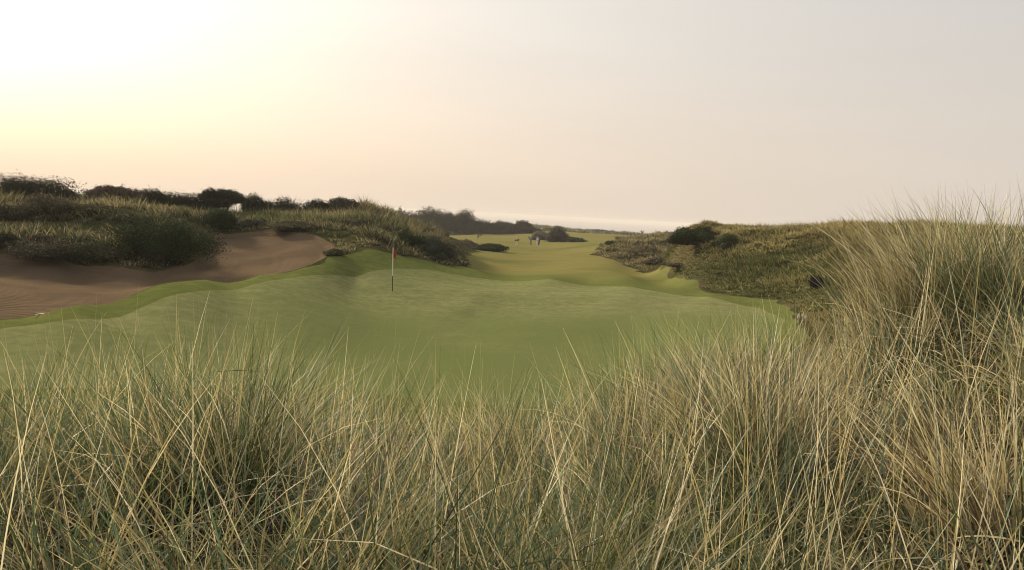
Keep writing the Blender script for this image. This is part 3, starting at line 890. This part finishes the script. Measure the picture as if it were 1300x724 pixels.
def golfbag(label, pos, off, rot, mt, l_=.88):
    o = empty('golf_bag', (pos[0] + off[0], pos[1] + off[1], pos[2] + off[2]))
    o.rotation_euler = rot
    addtubes('bag_body', [((0, 0, 0), (0, 0, .04), .11, .125), ((0, 0, .04), (0, 0, l_), .125, .135), ((0, 0, l_), (0, 0, l_ + .02), .135, .12)], mt, o, 12)
    addtubes('pocket', [((0, .12, .12), (0, .12, .5), .07, .07)], mt, o, 8)
    for k_ in range(5):
        a_ = k_ * 1.25
        x_, y_ = math.cos(a_) * .07, math.sin(a_) * .07
        addtubes('club', [((x_, y_, l_ - .1), (x_, y_, l_ + .22), .008, .008), ((x_ - .03, y_, l_ + .22), (x_ + .05, y_, l_ + .25), .03, .022)], m_dark, o, 6)
    tag(o, label, 'golf bag', 'golf bags on the fairway')


cl_black = plain('cloth_black', (.018, .018, .022), .8); cl_grey = plain('cloth_grey', (.16, .16, .17), .8)
cl_white = plain('cloth_white', (.62, .60, .57), .8); cl_tan = plain('cloth_tan', (.38, .32, .22), .8); cl_navy = plain('cloth_navy', (.03, .035, .06), .8)
person('golfer in a dark jacket and grey trousers walking alone by the far dark trees', 567, 304.5, 215, R(200), cl_black, cl_grey, cl_black)
_, pp = person('golfer all in black with a bag on the back near the far dark trees', 607, 305, 210, R(150), cl_black, cl_black, cl_black, .25, .1)
golfbag('dark golf bag slung on the back of the golfer all in black', pp, (.32, -.05, .75), (0, R(48), 0), cl_black)
_, pp = person('golfer in pale clothes carrying a bag level, leftmost of the nearer three', 656, 312.5, 162, R(90), cl_tan, cl_white, cl_white, .2, .1)
golfbag('black golf bag carried level across the golfer in pale clothes', pp, (-.45, -.2, .98), (0, R(82), 0), cl_black)
person('golfer in a grey jacket with a white cap, middle of the nearer three', 673.5, 312.5, 162, R(170), cl_grey, cl_grey, cl_white, .12)
_, pp = person('golfer in a white top with a black upright bag on the right', 682, 312.5, 161, R(180), cl_white, cl_white, cl_white, .15)
golfbag('black upright golf bag held at the side of the golfer in white', pp, (.26, -.12, .18), (0, R(6), 0), cl_black, 1.0)

# ------------------------------------------------------------------ light
SUN_AZ, SUN_EL = R(-38), R(18)       # to the left of straight ahead
sd = Vector((math.sin(SUN_AZ) * math.cos(SUN_EL), math.cos(SUN_AZ) * math.cos(SUN_EL), math.sin(SUN_EL)))
sl = bpy.data.lights.new('sun', 'SUN'); sl.energy = 5.0; sl.angle = R(6); sl.color = (1, .83, .60)
so = bpy.data.objects.new('sun', sl); COL.objects.link(so)
so.rotation_euler = sd.to_track_quat('Z', 'Y').to_euler()

wd = bpy.data.worlds.new('World'); sc.world = wd; wd.use_nodes = True
nt = wd.node_tree; nt.nodes.clear()
wo = nt.nodes.new('ShaderNodeOutputWorld'); bg = nt.nodes.new('ShaderNodeBackground')
bg.inputs['Strength'].default_value = .1
nt.links.new(bg.outputs[0], wo.inputs[0])
sky = nt.nodes.new('ShaderNodeTexSky'); sky.sky_type = 'NISHITA'; sky.sun_disc = False
sky.sun_elevation = SUN_EL; sky.sun_rotation = SUN_AZ; sky.dust_density = 8; sky.air_density = 1; sky.ozone_density = 1
tc = nt.nodes.new('ShaderNodeTexCoord')


def N_(typ, **kw):
    nd = nt.nodes.new(typ)
    for k_, v in kw.items():
        setattr(nd, k_, v)
    return nd


def setin(nd, i, v):
    if isinstance(v, bpy.types.NodeSocket):
        nt.links.new(v, nd.inputs[i])
    else:
        nd.inputs[i].default_value = v


def wmix(f, a, b, mode='MIX'):
    nd = N_('ShaderNodeMix', data_type='RGBA', blend_type=mode)
    setin(nd, 0, f)
    for i, v in ((6, a), (7, b)):
        setin(nd, i, v if isinstance(v, bpy.types.NodeSocket) else (*v, 1))
    return nd.outputs[2]


def wmap(v, a, b, c=0., d=1., it='SMOOTHSTEP'):
    nd = N_('ShaderNodeMapRange', interpolation_type=it)
    for i, q_ in enumerate((v, a, b, c, d)):
        setin(nd, i, q_)
    return nd.outputs[0]


dot = N_('ShaderNodeVectorMath', operation='DOT_PRODUCT'); nt.links.new(tc.outputs['Generated'], dot.inputs[0]); dot.inputs[1].default_value = Vector((-.52, .83, .24)).normalized()
sep = N_('ShaderNodeSeparateXYZ'); nt.links.new(tc.outputs['Generated'], sep.inputs[0])
el = sep.outputs['Z']
# a little slow unevenness of the smoke, mostly along the horizon
mp = N_('ShaderNodeMapping'); nt.links.new(tc.outputs['Generated'], mp.inputs[0]); mp.inputs['Scale'].default_value = (1, 1, 8)
ns = N_('ShaderNodeTexNoise'); nt.links.new(mp.outputs[0], ns.inputs['Vector']); ns.inputs['Scale'].default_value = 1.6; ns.inputs['Detail'].default_value = 3
def wpow(p):
    a_ = N_('ShaderNodeMath', operation='MAXIMUM'); nt.links.new(dot.outputs['Value'], a_.inputs[0]); a_.inputs[1].default_value = 0
    b_ = N_('ShaderNodeMath', operation='POWER'); nt.links.new(a_.outputs[0], b_.inputs[0]); b_.inputs[1].default_value = p
    return b_.outputs[0]


wide = wpow(2.4)
core = wpow(22)
base = wmix(wmap(el, 0., .35), (.71, .645, .57), (.625, .60, .575))
peach = wmix(wmap(el, .02, .24), (.28, .15, .04), (.30, .27, .22))
s1 = wmix(wide, base, wmix(1., base, peach, 'ADD'))
corec = wmix(wmap(el, .03, .17), (.12, .08, .02), (.06, .07, .07))
s2 = wmix(core, s1, wmix(1., s1, corec, 'ADD'))
s3 = wmix(1., s2, wmix(ns.outputs['Fac'], (.925, .92, .93), (1.07, 1.07, 1.06)), 'MULTIPLY')
s4 = wmix(1., s3, (5.75, 5.75, 5.75), 'MULTIPLY')
fin = wmix(.93, sky.outputs[0], s4)
nt.links.new(fin, bg.inputs['Color'])

sc.view_settings.view_transform = 'Standard'
sc.view_settings.look = 'None'
sc.view_settings.exposure = .8
sc.view_settings.gamma = 1
sc.cycles.use_denoising = True
sc.cycles.filter_width = 1.05
sc.cycles.max_bounces = 6
sc.cycles.diffuse_bounces = 3
sc.cycles.transmission_bounces = 4
sc.cycles.volume_bounces = 0
sc.cycles.sample_clamp_indirect = 4
